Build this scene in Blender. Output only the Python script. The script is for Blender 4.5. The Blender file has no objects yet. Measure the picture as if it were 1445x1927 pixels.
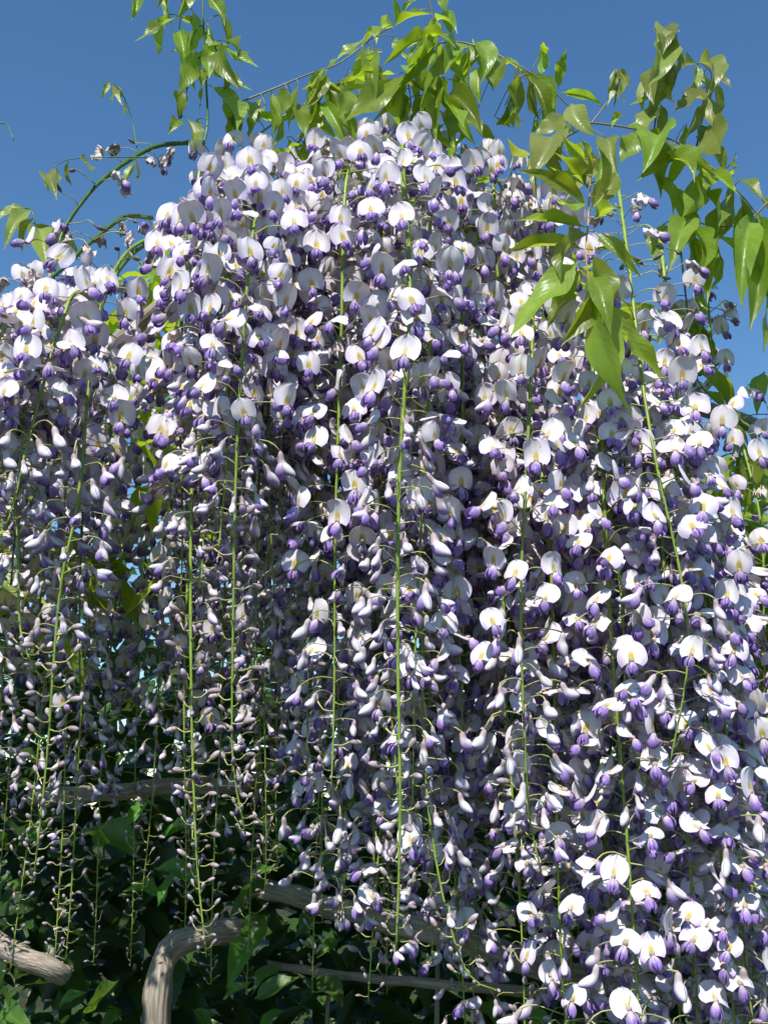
import bpy, math, random
import numpy as np
from mathutils import Vector, Matrix

random.seed(7)
RNG = np.random.default_rng(7)
R = math.radians
S = bpy.context.scene
COL = S.collection

# ------------------------------------------------------------------ camera
F = 2066.0                      # focal length in photograph pixels (1445 x 1927)
CX, CY = 722.5, 963.5
PITCH = R(15.0)
CAMZ = 1.7
cam = bpy.data.cameras.new('camera')
cam.sensor_fit = 'VERTICAL'
cam.sensor_height = 24.0
cam.lens = 24.0 * F / 1927.0
cam.clip_start = 0.02
cam.clip_end = 2000.0
camo = bpy.data.objects.new('camera', cam)
camo.location = (0, 0, CAMZ)
camo.rotation_euler = (R(90) + PITCH, 0, 0)
COL.objects.link(camo)
S.camera = camo

# ------------------------------------------------------------------ sky and sun
SUN_EL, SUN_AZ = R(53), R(198)          # azimuth from +Y towards +X
w = bpy.data.worlds.new('World')
S.world = w
w.use_nodes = True
nt = w.node_tree
for n in list(nt.nodes):
    nt.nodes.remove(n)
sky = nt.nodes.new('ShaderNodeTexSky')
sky.sky_type = 'NISHITA'
sky.sun_disc = False
sky.sun_elevation = SUN_EL
sky.sun_rotation = SUN_AZ
sky.altitude = 300
sky.air_density = 1.0
sky.dust_density = 0.0
sky.ozone_density = 3.0
bg = nt.nodes.new('ShaderNodeBackground')
bg.inputs['Strength'].default_value = 0.132
out = nt.nodes.new('ShaderNodeOutputWorld')
sat = nt.nodes.new('ShaderNodeHueSaturation')       # camera-like colour rendering of the whole sky
sat.inputs['Saturation'].default_value = 1.17
sat.inputs['Hue'].default_value = 0.497
nt.links.new(sky.outputs[0], sat.inputs['Color'])
nt.links.new(sat.outputs[0], bg.inputs[0])
nt.links.new(bg.outputs[0], out.inputs[0])

sl = bpy.data.lights.new('sun', 'SUN')
sl.energy = 5.0
sl.angle = R(0.53)
sl.color = (1.0, 0.965, 0.91)
so = bpy.data.objects.new('sun', sl)
sd = Vector((math.sin(SUN_AZ) * math.cos(SUN_EL), math.cos(SUN_AZ) * math.cos(SUN_EL), math.sin(SUN_EL)))
so.rotation_euler = sd.to_track_quat('Z', 'Y').to_euler()
so.location = sd * 20
COL.objects.link(so)

S.view_settings.view_transform = 'Standard'
S.view_settings.look = 'None'
S.view_settings.exposure = 0.25
S.view_settings.gamma = 1.0
S.view_settings.use_curve_mapping = False
S.cycles.max_bounces = 5
S.cycles.diffuse_bounces = 2
S.cycles.transmission_bounces = 3
S.cycles.glossy_bounces = 2
S.cycles.use_denoising = True
S.cycles.use_adaptive_sampling = True
S.cycles.adaptive_threshold = 0.03
S.cycles.adaptive_min_samples = 16
S.cycles.caustics_reflective = False
S.cycles.caustics_refractive = False

# ------------------------------------------------------------------ helpers
_cp, _sp = math.cos(PITCH), math.sin(PITCH)


def P(px, py, Y):
    """world point seen at photograph pixel (px, py) at distance Y in front of the lens"""
    a, b = (px - CX) / F, (CY - py) / F
    dy, dz = _cp - b * _sp, _sp + b * _cp
    k = Y / dy
    return Vector((a * k, Y, CAMZ + dz * k))


def mm(px, Y):
    return px * Y / F


class Geo:
    def __init__(s):
        s.v, s.f, s.uv, s.m = [], [], [], []

    def grid(s, fn, nu, nv, mat=0, close=False):
        """fn(i, j) -> (point, (u, v)); nu columns, nv rows"""
        b = len(s.v)
        for j in range(nv):
            for i in range(nu):
                p, q = fn(i, j)
                s.v.append(tuple(p))
                s.uv.append(q)
        for j in range(nv - 1):
            for i in range(nu if close else nu - 1):
                i2 = (i + 1) % nu
                s.f.append((b + j * nu + i, b + j * nu + i2, b + (j + 1) * nu + i2, b + (j + 1) * nu + i))
                s.m.append(mat)

    def tube(s, pts, rad, n=6, mat=0, cap=True):
        pts = [Vector(p) for p in pts]
        fr = frames(pts)

        def fn(i, j):
            a = 2 * math.pi * i / n
            r = rad[j] if isinstance(rad, (list, tuple)) else rad
            t, x, y = fr[j]
            return pts[j] + x * (math.cos(a) * r) + y * (math.sin(a) * r), (i / n, j / (len(pts) - 1))
        b = len(s.v)
        s.grid(fn, n, len(pts), mat, True)
        if cap:
            s.f.append(tuple(b + i for i in reversed(range(n))))
            s.m.append(mat)
            e = b + n * (len(pts) - 1)
            s.f.append(tuple(e + i for i in range(n)))
            s.m.append(mat)

    def merge(s, o, mat=None):
        b = len(s.v)
        s.v += o.v
        s.uv += o.uv
        s.f += [tuple(b + k for k in f) for f in o.f]
        s.m += o.m if mat is None else [mat] * len(o.m)

    def mesh(s, name, mats):
        me = bpy.data.meshes.new(name)
        me.from_pydata(s.v, [], s.f)
        uvl = me.uv_layers.new(name='UVMap')
        li = np.empty(len(me.loops), dtype=np.int32)
        me.loops.foreach_get('vertex_index', li)
        uva = np.array(s.uv, dtype=np.float32)[li]
        uvl.data.foreach_set('uv', uva.ravel())
        for m in mats:
            me.materials.append(m)
        me.polygons.foreach_set('material_index', np.array(s.m, dtype=np.int32))
        me.polygons.foreach_set('use_smooth', np.ones(len(me.polygons), dtype=bool))
        me.update()
        return me


def frames(pts):
    n = len(pts)
    out = []
    x = None
    for j in range(n):
        t = (pts[min(j + 1, n - 1)] - pts[max(j - 1, 0)])
        t = t.normalized() if t.length > 1e-9 else Vector((0, 0, 1))
        if x is None:
            x = t.orthogonal().normalized()
        x = (x - t * x.dot(t))
        x = x.normalized() if x.length > 1e-6 else t.orthogonal().normalized()
        out.append((t, x, t.cross(x)))
    return out


def spline(pts, n):
    """Catmull-Rom resample, n points by arc length"""
    pts = [Vector(p) for p in pts]
    if len(pts) == 2:
        return [pts[0].lerp(pts[1], k / (n - 1)) for k in range(n)]
    q = [pts[0] * 2 - pts[1]] + pts + [pts[-1] * 2 - pts[-2]]
    dense = []
    for i in range(1, len(q) - 2):
        a, b, c, d = q[i - 1], q[i], q[i + 1], q[i + 2]
        for k in range(16):
            t = k / 16
            dense.append(0.5 * ((2 * b) + (c - a) * t + (2 * a - 5 * b + 4 * c - d) * t * t + (3 * b - a - 3 * c + d) * t ** 3))
    dense.append(pts[-1])
    L = [0.0]
    for i in range(1, len(dense)):
        L.append(L[-1] + (dense[i] - dense[i - 1]).length)
    res, j = [], 0
    for k in range(n):
        s = L[-1] * k / (n - 1)
        while j < len(L) - 2 and L[j + 1] < s:
            j += 1
        d = L[j + 1] - L[j]
        res.append(dense[j].lerp(dense[j + 1], 0 if d < 1e-12 else min(1, (s - L[j]) / d)))
    return res


def link(name, data, parent=None):
    o = bpy.data.objects.new(name, data)
    COL.objects.link(o)
    if parent is not None:
        o.parent = parent
    return o


def thing(name, label, cat, loc, group=None):
    o = link(name, None)
    o.empty_display_size = 0.02
    o.location = loc
    o['label'] = label
    o['category'] = cat
    if group:
        o['group'] = group
    return o


# ------------------------------------------------------------------ materials
class NM:
    def __init__(s, name):
        s.mat = bpy.data.materials.new(name)
        s.mat.use_nodes = True
        s.t = s.mat.node_tree
        for n in list(s.t.nodes):
            s.t.nodes.remove(n)
        s.out = s.n('ShaderNodeOutputMaterial')

    def n(s, kind, **kw):
        x = s.t.nodes.new(kind)
        for k, v in kw.items():
            setattr(x, k, v)
        return x

    def l(s, a, b):
        s.t.links.new(a, b)

    def math(s, op, a, b=None, clamp=False):
        x = s.n('ShaderNodeMath', operation=op, use_clamp=clamp)
        for k, v in enumerate((a, b)):
            if v is None:
                continue
            if isinstance(v, (int, float)):
                x.inputs[k].default_value = v
            else:
                s.l(v, x.inputs[k])
        return x.outputs[0]

    def step(s, x, lo, hi):
        m = s.n('ShaderNodeMapRange', interpolation_type='SMOOTHSTEP')
        s.l(x, m.inputs[0])
        m.inputs[1].default_value = lo
        m.inputs[2].default_value = hi
        return m.outputs[0]

    def mix(s, f, a, b):
        m = s.n('ShaderNodeMix', data_type='RGBA')
        for k, v in ((0, f), (6, a), (7, b)):
            if isinstance(v, (int, float)):
                m.inputs[k].default_value = v
            elif isinstance(v, tuple):
                m.inputs[k].default_value = (*v, 1)
            else:
                s.l(v, m.inputs[k])
        return m.outputs[2]

    def uv(s):
        u = s.n('ShaderNodeUVMap')
        sp = s.n('ShaderNodeSeparateXYZ')
        s.l(u.outputs[0], sp.inputs[0])
        return sp.outputs[0], sp.outputs[1]

    def noise(s, scale, detail=2, coord='Object', rough=0.5):
        tc = s.n('ShaderNodeTexCoord')
        no = s.n('ShaderNodeTexNoise')
        no.inputs['Scale'].default_value = scale
        no.inputs['Detail'].default_value = detail
        no.inputs['Roughness'].default_value = rough
        s.l(tc.outputs[coord], no.inputs['Vector'])
        return no.outputs[0]

    def rand(s):
        return s.n('ShaderNodeObjectInfo').outputs['Random']

    def hsv(s, col, h=None, sat=None, val=None):
        x = s.n('ShaderNodeHueSaturation')
        s.l(col, x.inputs['Color'])
        for k, v in (('Hue', h), ('Saturation', sat), ('Value', val)):
            if v is not None:
                s.l(v, x.inputs[k])
        return x.outputs[0]

    def rng(s, x, a, b):
        m = s.n('ShaderNodeMapRange')
        s.l(x, m.inputs[0])
        m.inputs[3].default_value = a
        m.inputs[4].default_value = b
        return m.outputs[0]

    def leafy(s, col, tcol, trans, rough=0.45, spec=0.4, bump=None, bstr=0.3, bdist=0.0005):
        p = s.n('ShaderNodeBsdfPrincipled')
        s.l(col, p.inputs['Base Color'])
        p.inputs['Roughness'].default_value = rough
        p.inputs['Specular IOR Level'].default_value = spec
        if bump is not None:
            b = s.n('ShaderNodeBump')
            b.inputs['Strength'].default_value = bstr
            b.inputs['Distance'].default_value = bdist
            s.l(bump, b.inputs['Height'])
            s.l(b.outputs[0], p.inputs['Normal'])
        if trans <= 0:
            s.l(p.outputs[0], s.out.inputs[0])
            return s.mat
        t = s.n('ShaderNodeBsdfTranslucent')
        s.l(tcol, t.inputs[0])
        mx = s.n('ShaderNodeMixShader')
        mx.inputs[0].default_value = trans
        s.l(p.outputs[0], mx.inputs[1])
        s.l(t.outputs[0], mx.inputs[2])
        s.l(mx.outputs[0], s.out.inputs[0])
        return s.mat


def mat_banner():
    m = NM('banner_petal')
    u, v = m.uv()
    au = m.math('ABSOLUTE', u)
    # lilac rim and base
    rim = m.step(m.math('MAXIMUM', au, v), 0.55, 1.05)
    side = m.step(au, 0.25, 0.95)
    low = m.math('SUBTRACT', 1.0, m.step(v, 0.0, 0.55))
    li = m.math('ADD', m.math('MULTIPLY', rim, 0.38), m.math('MULTIPLY', m.math('MULTIPLY', side, low), 0.65), True)
    r = m.rand()
    amt = m.math('MULTIPLY', li, m.rng(r, 0.45, 1.15), True)
    col = m.mix(amt, (0.80, 0.75, 0.755), (0.50, 0.385, 0.65))
    # faint veins
    nz = m.noise(420, 1)
    col = m.mix(m.math('MULTIPLY', m.step(nz, 0.5, 0.75), 0.16), col, (0.60, 0.50, 0.66))
    # yellow-green blotch with a pale groove
    bl = m.math('MULTIPLY', m.math('SUBTRACT', 1.0, m.step(m.math('ADD', au, m.math('MULTIPLY', v, 0.25)), 0.16, 0.36)),
                m.math('MULTIPLY', m.step(v, -0.12, 0.05), m.math('SUBTRACT', 1.0, m.step(v, 0.25, 0.62))))
    gro = m.step(au, 0.0, 0.035)
    bl = m.math('MULTIPLY', m.math('MULTIPLY', bl, m.rng(gro, 0.55, 1.0)), m.rng(r, 0.85, 1.5), True)
    col = m.mix(bl, col, (0.58, 0.44, 0.06))
    tc = m.mix(0.4, col, (0.70, 0.58, 0.78))
    hb = m.math('MULTIPLY', m.step(au, 0.0, 0.09), 1.2)
    fan = m.math('SINE', m.math('MULTIPLY', m.math('DIVIDE', u, m.math('ADD', m.math('MULTIPLY', v, 0.6), 0.35)), 26.0))
    hb = m.math('ADD', hb, m.math('MULTIPLY', fan, 0.12))
    return m.leafy(col, tc, 0.14, 0.5, 0.25, hb, 0.4, 0.0007)


def mat_keel():
    m = NM('keel_petal')
    u, v = m.uv()
    r = m.rand()
    f = m.step(v, 0.08, 0.75)
    col = m.mix(f, (0.58, 0.49, 0.54), (0.275, 0.17, 0.47))
    nz = m.noise(300, 2)
    col = m.mix(m.math('MULTIPLY', m.step(nz, 0.4, 0.8), 0.35), col, (0.40, 0.31, 0.68))
    col = m.hsv(col, val=m.rng(r, 0.8, 1.25))
    return m.leafy(col, col, 0.15, 0.42, 0.35)


def mat_opening():
    m = NM('opening_bud')
    u, v = m.uv()
    r = m.rand()
    under = m.math('SUBTRACT', 1.0, m.step(m.math('COSINE', m.math('MULTIPLY', u, 6.28318)), -0.75, 0.15))
    col = m.mix(m.math('MULTIPLY', under, m.step(v, 0.25, 0.6)), (0.82, 0.77, 0.775), (0.36, 0.25, 0.56))
    base = m.math('SUBTRACT', 1.0, m.step(v, 0.16, 0.58))
    col = m.mix(m.math('MULTIPLY', base, m.rng(r, 0.5, 0.95)), col, (0.33, 0.235, 0.235))
    nz = m.noise(380, 1)
    col = m.mix(m.math('MULTIPLY', m.step(nz, 0.45, 0.8), 0.25), col, (0.62, 0.54, 0.60))
    return m.leafy(col, col, 0.14, 0.5, 0.25)


def mat_bud():
    m = NM('closed_bud')
    u, v = m.uv()
    r = m.rand()
    col = m.mix(m.step(v, 0.3, 0.95), (0.27, 0.20, 0.17), (0.46, 0.38, 0.44))
    nz = m.noise(500, 1)
    col = m.mix(m.math('MULTIPLY', m.step(nz, 0.35, 0.75), 0.5), col, (0.50, 0.42, 0.46))
    col = m.hsv(col, val=m.rng(r, 0.75, 1.2))
    return m.leafy(col, col, 0.0, 0.6, 0.2)


def mat_flat(name, c, rough=0.6, spec=0.3, var=0.2, scale=80, c2=None, bump=0.3, dist=0.001):
    m = NM(name)
    nz = m.noise(scale, 2)
    c2 = c2 or tuple(x * 0.6 for x in c)
    col = m.mix(m.step(nz, 0.3, 0.7), c, c2)
    col = m.hsv(col, val=m.rng(m.rand(), 1 - var, 1 + var))
    return m.leafy(col, col, 0.0, rough, spec)


def mat_leaf(name, c, c2, tc, trans, rough=0.33, spec=0.5):
    m = NM(name)
    u, v = m.uv()             # u -1..1 across, v 0..1 along
    au = m.math('ABSOLUTE', u)
    r = m.rand()
    nz = m.noise(9, 3)
    col = m.mix(m.step(nz, 0.3, 0.7), c, c2)
    rib = m.math('SUBTRACT', 1.0, m.step(au, 0.0, 0.07))
    # side veins slanting to the tip
    ph = m.math('SUBTRACT', m.math('MULTIPLY', v, 75.0), m.math('MULTIPLY', au, 16.0))
    vein = m.step(m.math('SINE', ph), 0.72, 1.0)
    col = m.mix(m.math('MULTIPLY', m.math('MAXIMUM', rib, m.math('MULTIPLY', vein, 0.25)), 0.4), col, tuple(min(1, x * 1.5 + 0.03) for x in c))
    col = m.hsv(col, h=m.rng(r, 0.485, 0.512), val=m.rng(r, 0.6, 1.3))
    t = m.mix(m.math('MULTIPLY', vein, 0.25), tc, tuple(x * 0.7 for x in tc))
    t = m.hsv(t, h=m.rng(r, 0.49, 0.51), val=m.rng(r, 0.8, 1.2))
    h = m.math('ADD', m.math('MULTIPLY', m.math('SINE', ph), 0.5), m.math('MULTIPLY', m.noise(60, 2), 0.8))
    return m.leafy(col, t, trans, rough, spec, h, 0.16, 0.0009)


M_BAN, M_KEEL, M_OPEN, M_BUD = mat_banner(), mat_keel(), mat_opening(), mat_bud()
M_PED = mat_flat('pedicel_green', (0.36, 0.42, 0.12), 0.5, 0.3, 0.2, 200, (0.42, 0.38, 0.17))
M_STEM = mat_flat('raceme_green', (0.25, 0.35, 0.045), 0.42, 0.45, 0.15, 60, (0.17, 0.27, 0.03))
M_CAL = mat_flat('calyx_mauve', (0.36, 0.27, 0.26), 0.65, 0.2, 0.25, 400, (0.46, 0.38, 0.34))
M_POD = mat_flat('pod_grey', (0.10, 0.095, 0.085), 0.6, 0.25, 0.3, 300, (0.19, 0.17, 0.15))
M_WILT = mat_flat('wilted_petal', (0.62, 0.56, 0.56), 0.6, 0.2, 0.15, 300, (0.50, 0.40, 0.36))
M_SHOOT = mat_flat('shoot_green', (0.075, 0.17, 0.03), 0.4, 0.45, 0.2, 60, (0.05, 0.12, 0.02))
M_BROWN = mat_flat('shoot_brown', (0.27, 0.20, 0.10), 0.45, 0.4, 0.1, 60, (0.20, 0.22, 0.08))
M_PINK = mat_flat('rachis_pink', (0.48, 0.28, 0.16), 0.45, 0.4, 0.1, 60, (0.40, 0.27, 0.12))
M_LEAF = mat_leaf('leaf_fresh', (0.165, 0.26, 0.028), (0.23, 0.31, 0.05), (0.55, 0.70, 0.03), 0.45, 0.36, 0.5)
M_YOUNG = mat_leaf('leaf_young', (0.23, 0.29, 0.065), (0.29, 0.31, 0.09), (0.50, 0.60, 0.06), 0.42, 0.36, 0.5)
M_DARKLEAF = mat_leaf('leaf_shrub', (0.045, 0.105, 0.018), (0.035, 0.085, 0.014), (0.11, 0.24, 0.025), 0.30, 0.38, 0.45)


def mat_bark():
    m = NM('bark')
    tc = m.n('ShaderNodeTexCoord')
    mp = m.n('ShaderNodeMapping')
    mp.inputs['Scale'].default_value = (1.0, 0.12, 1.0)
    u = m.n('ShaderNodeUVMap')
    m.l(u.outputs[0], mp.inputs[0])
    n1 = m.noise(28, 6, 'Object', 0.65)
    n2 = m.noise(90, 4, 'Object', 0.55)
    w = m.n('ShaderNodeTexNoise')
    w.inputs['Scale'].default_value = 14
    w.inputs['Detail'].default_value = 5
    mp.inputs['Scale'].default_value = (2.0, 0.13, 1.0)
    m.l(mp.outputs[0], w.inputs['Vector'])
    st = m.step(w.outputs[0], 0.35, 0.65)
    col = m.mix(st, (0.27, 0.215, 0.165), (0.46, 0.39, 0.32))
    col = m.mix(m.math('MULTIPLY', m.step(n1, 0.5, 0.7), 0.6), col, (0.24, 0.22, 0.16))
    h = m.math('ADD', m.math('MULTIPLY', st, 0.7), m.math('MULTIPLY', n2, 0.25))
    return m.leafy(col, col, 0.0, 0.85, 0.15, h, 0.5, 0.004)


M_BARK = mat_bark()


def mat_ground():
    m = NM('garden_soil')
    n1 = m.noise(1.7, 6)
    n2 = m.noise(40, 5)
    col = m.mix(m.step(n1, 0.4, 0.62), (0.055, 0.042, 0.028), (0.045, 0.085, 0.02))
    col = m.mix(m.math('MULTIPLY', n2, 0.5), col, (0.03, 0.035, 0.015))
    return m.leafy(col, col, 0, 0.95, 0.1, n2, 0.8, 0.03)


# ------------------------------------------------------------------ ground
g = Geo()
N = 40


def gfn(i, j):
    x = (i / (N - 1) * 2 - 1)
    y = (j / (N - 1) * 2 - 1)
    X, Y = 600 * x * abs(x) ** 1.5, 600 * y * abs(y) ** 1.5
    return (X, Y, 0.02 * math.sin(X * 1.3) * math.cos(Y * 1.7) if abs(X) < 20 and abs(Y) < 20 else 0), (x, y)


g.grid(gfn, N, N)
go = link('ground', g.mesh('ground', [mat_ground()]))
go['kind'] = 'structure'

# ------------------------------------------------------------------ flower meshes


def pedicel_geo(L, rise, E, rng):
    ge = Geo()
    a = Vector((0, 0, 0))
    b = Vector((L * 0.35, rng.uniform(-.1, .1) * L, rise * L))
    c = Vector((L * 0.75, rng.uniform(-.08, .08) * L, rise * 0.85 * L))
    ge.tube(spline([a, b, c, E], 7), [0.0008, .0006, .00055, .00055, .0006, .0007, .0009], 5, 0)
    return ge


def banner_geo(E, tw, tau, rng, wrinkle=0.0, nu=13, nv=11, sc=1.0):
    ge = Geo()
    h = Vector((math.cos(tw), math.sin(tw), 0))
    s = Vector((-math.sin(tw), math.cos(tw), 0))
    z = Vector((0, 0, 1))
    W = 0.0122 * sc * rng.uniform(0.92, 1.08)
    H = 0.0205 * sc * rng.uniform(0.92, 1.06)
    fold = rng.uniform(0.05, 0.42)
    foldl = fold + rng.uniform(-.12, .12)
    bend = rng.uniform(-0.9, 0.7)
    side_roll = rng.uniform(-0.35, 0.75)
    skew = rng.uniform(-.22, .22)
    point = rng.uniform(1.9, 3.1)
    ph = [rng.uniform(0, 6.28) for _ in range(6)]
    # integrate the lengthwise bend
    prof = [(0.0, 0.0)]
    K = 20
    for k in range(K):
        th = tau * 1.0 - 0.15 + bend * ((k + .5) / K - 0.3)
        prof.append((prof[-1][0] + math.cos(th) * H / K, prof[-1][1] - math.sin(th) * H / K))

    def fn(i, j):
        u = 2 * i / (nu - 1) - 1
        v = j / (nv - 1)
        vv = v ** 0.85
        q = abs(2 * vv - 0.86) / 1.14
        ww = W * math.sqrt(max(0.0, 1 - min(1, q) ** point))
        if j == nv - 1:
            ww = W * 0.12
        x = u * ww
        drop = 0.17 * H * abs(u) ** 1.6 * (1 - vv) ** 1.3
        tipn = -0.05 * H * math.exp(-(u / 0.25) ** 2) * vv ** 6
        k = vv * K
        k0 = min(int(k), K - 1)
        fr = k - k0
        up = prof[k0][0] * (1 - fr) + prof[k0 + 1][0] * fr
        out_ = prof[k0][1] * (1 - fr) + prof[k0 + 1][1] * fr
        dup, dout = prof[k0 + 1][0] - prof[k0][0], prof[k0 + 1][1] - prof[k0][1]
        ln = math.hypot(dup, dout)
        dup, dout = dup / ln, dout / ln
        n_up, n_out = -dout, dup           # banner normal (facing outward)
        fo = fold if u > 0 else foldl
        nn = -abs(x) * fo + 0.0016 * math.exp(-(u / .13) ** 2) * -1 * (1 - vv)
        nn -= side_roll * 0.005 * abs(u) ** 3 * math.sin(min(1, vv * 1.2) * 3.14)
        nn += 0.0007 * sc * abs(u) * math.sin(6 * vv + ph[0] + 2 * u) + 0.0005 * math.sin(9 * u + ph[1]) * vv
        if wrinkle:
            nn += wrinkle * 0.0022 * (math.sin(9 * vv + ph[2] + 4 * u) + math.sin(11 * u + ph[3] + 5 * vv) + .6 * math.sin(17 * u + 13 * vv + ph[4]))
            x *= 1 - 0.35 * wrinkle
        along = tipn - drop
        up2 = up + dup * along + n_up * nn
        out2 = out_ + dout * along + n_out * nn
        p = E + s * (x + skew * up * 0.5) + z * up2 + h * out2
        return p, (u, vv)
    ge.grid(fn, nu, nv)
    return ge


def pod_geo(path, rx, ry, n=10, groove=0.0, rng=None):
    """closed tapering body along a path; rx/ry give half width and half height along it"""
    ge = Geo()
    m = len(path)
    fr = []
    for j in range(m):
        t = (path[min(j + 1, m - 1)] - path[max(j - 1, 0)]).normalized()
        side = Vector((0, 1, 0)) if rng is None else rng
        side = (side - t * side.dot(t)).normalized()
        fr.append((side, side.cross(t)))

    def fn(i, j):
        a = 2 * math.pi * i / n
        sx, sy = fr[j]
        gx = 1.0
        if groove:
            d = abs(((a + math.pi) % (2 * math.pi)) - math.pi)
            gx = 1 - groove * math.exp(-(d / 0.30) ** 2) * math.sin(math.pi * min(1, j / (m - 1) * 1.05)) 
        return path[j] + sx * (math.sin(a) * rx[j]) - sy * (math.cos(a) * ry[j] * gx), (i / n, j / (m - 1))
    ge.grid(fn, n, m, 0, True)
    b = len(ge.v) - n
    ge.f.append(tuple(b + i for i in range(n)))
    ge.m.append(0)
    ge.f.append(tuple(reversed(range(n))))
    ge.m.append(0)
    return ge


def keel_geo(E, tw, rng, droop=None):
    """two cupped violet wings, parted by a slit, round a paler core"""
    h = Vector((math.cos(tw), math.sin(tw), 0))
    s = Vector((-math.sin(tw), math.cos(tw), 0))
    z = Vector((0, 0, 1))
    L = 0.0150 * rng.uniform(0.82, 1.12)
    a = -R(rng.uniform(52, 92)) if droop is None else droop
    cv = rng.uniform(.2, .8)
    wd = rng.uniform(0.8, 1.1)
    prof = [(0.0, .25), (.08, .48), (.22, .72), (.4, .93), (.58, 1.0), (.74, .95), (.87, .74), (.96, .42), (1.0, .12)]
    ge = Geo()
    core = []
    p = E + z * 0.0005
    for k in range(9):
        core.append(p.copy())
        an = a + cv * k / 8 + .1
        p = p + (h * math.cos(an) + z * math.sin(an)) * (L * .86 / 8)
    ge.merge(pod_geo(core, [.0031 * q for _, q in prof], [.0033 * q for _, q in prof], 8, 0, s))
    for sg in (-1, 1):
        da = rng.uniform(-.16, .16)
        splay = rng.uniform(-.02, .16)
        ll = L * rng.uniform(.9, 1.06)
        slit = rng.uniform(.10, .34)
        roll = rng.uniform(-.25, .25)
        pts, tg = [], []
        p = E + z * 0.0005
        for k in range(len(prof)):
            t = prof[k][0]
            an = a + da + cv * t
            d = (h * math.cos(an) + z * math.sin(an) + s * sg * splay).normalized()
            dt = (prof[k + 1][0] - t) if k + 1 < len(prof) else .05
            pts.append(p.copy())
            tg.append(d)
            p = p + d * (ll * dt)
        nu = 9

        def fn(i, j):
            th = slit + roll * .3 + (2.75 - slit) * i / (nu - 1)      # 0 = front of the slit, pi = back
            d = tg[j]
            fr = (h - d * h.dot(d)).normalized()
            sd_ = d.cross(fr) * (1 if d.cross(fr).dot(s) > 0 else -1)
            q = prof[j][1]
            rr = 1 + .05 * math.sin(5 * th + 3 * prof[j][0] + da * 40)
            c = pts[j] + sd_ * (sg * ((.0047 * wd * q) * math.sin(th) * rr + .0002)) + fr * (.0049 * q * math.cos(th) * rr)
            if i == 0:
                c = c + fr * (.0007 * math.sin(j * 1.9 + da * 30)) + sd_ * sg * .0004
            return c, (i / (nu - 1), prof[j][0])
        ge.grid(fn, nu, len(prof))
    return ge


def calyx_geo(E, d, rng, r=0.0024, L=0.0052):
    path = [E - d * L * 0.75, E - d * L * 0.4, E - d * L * .05, E + d * L * 0.35]
    side = Vector((-d.y, d.x, 0))
    side = side.normalized() if side.length > 1e-4 else Vector((0, 1, 0))
    return pod_geo(path, [r * .4, r * .9, r * 1.1, r * 0.95], [r * .4, r * .9, r * 1.1, r * .95], 8, 0, side)


TW = [-100, -65, -30, 0, 30, 65, 100]
TAU = [-10, 14, 40, 68]
FLOW = {}


def make_flowers():
    rng = random.Random(11)
    for ti, ta in enumerate(TAU):
        for wi, tw in enumerate(TW):
            for k in range(3):
                L = 0.034 * rng.uniform(0.75, 1.2)
                E = Vector((L, 0, L * rng.uniform(-.12, .16)))
                t = R(tw + rng.uniform(-14, 14))
                tau = R(ta + rng.uniform(-11, 11))
                pg = pedicel_geo(L, rng.uniform(.05, .25), E, rng)
                d = Vector((math.cos(t), math.sin(t), -0.25)).normalized()
                cg = calyx_geo(E + d * .001, d, rng)
                E2 = E + d * 0.0032
                bg_ = banner_geo(E2, t, tau, rng)
                kg = keel_geo(E2 - Vector((0, 0, .001)), t, rng)
                base = Geo()
                base.merge(pg, 0)
                base.merge(cg, 1)
                full = Geo()
                full.merge(pg, 0)
                full.merge(cg, 1)
                full.merge(bg_, 2)
                full.merge(kg, 3)
                FLOW[(ti, wi, k)] = (base.mesh('flower_base', [M_PED, M_CAL]), bg_.mesh('banner_petal', [M_BAN]),
                                     kg.mesh('keel_petal', [M_KEEL]),
                                     full.mesh('flower', [M_PED, M_CAL, M_BAN, M_KEEL]))


make_flowers()

WILT, OPENB, BUDS, PODS = [], [], [], []


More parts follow.
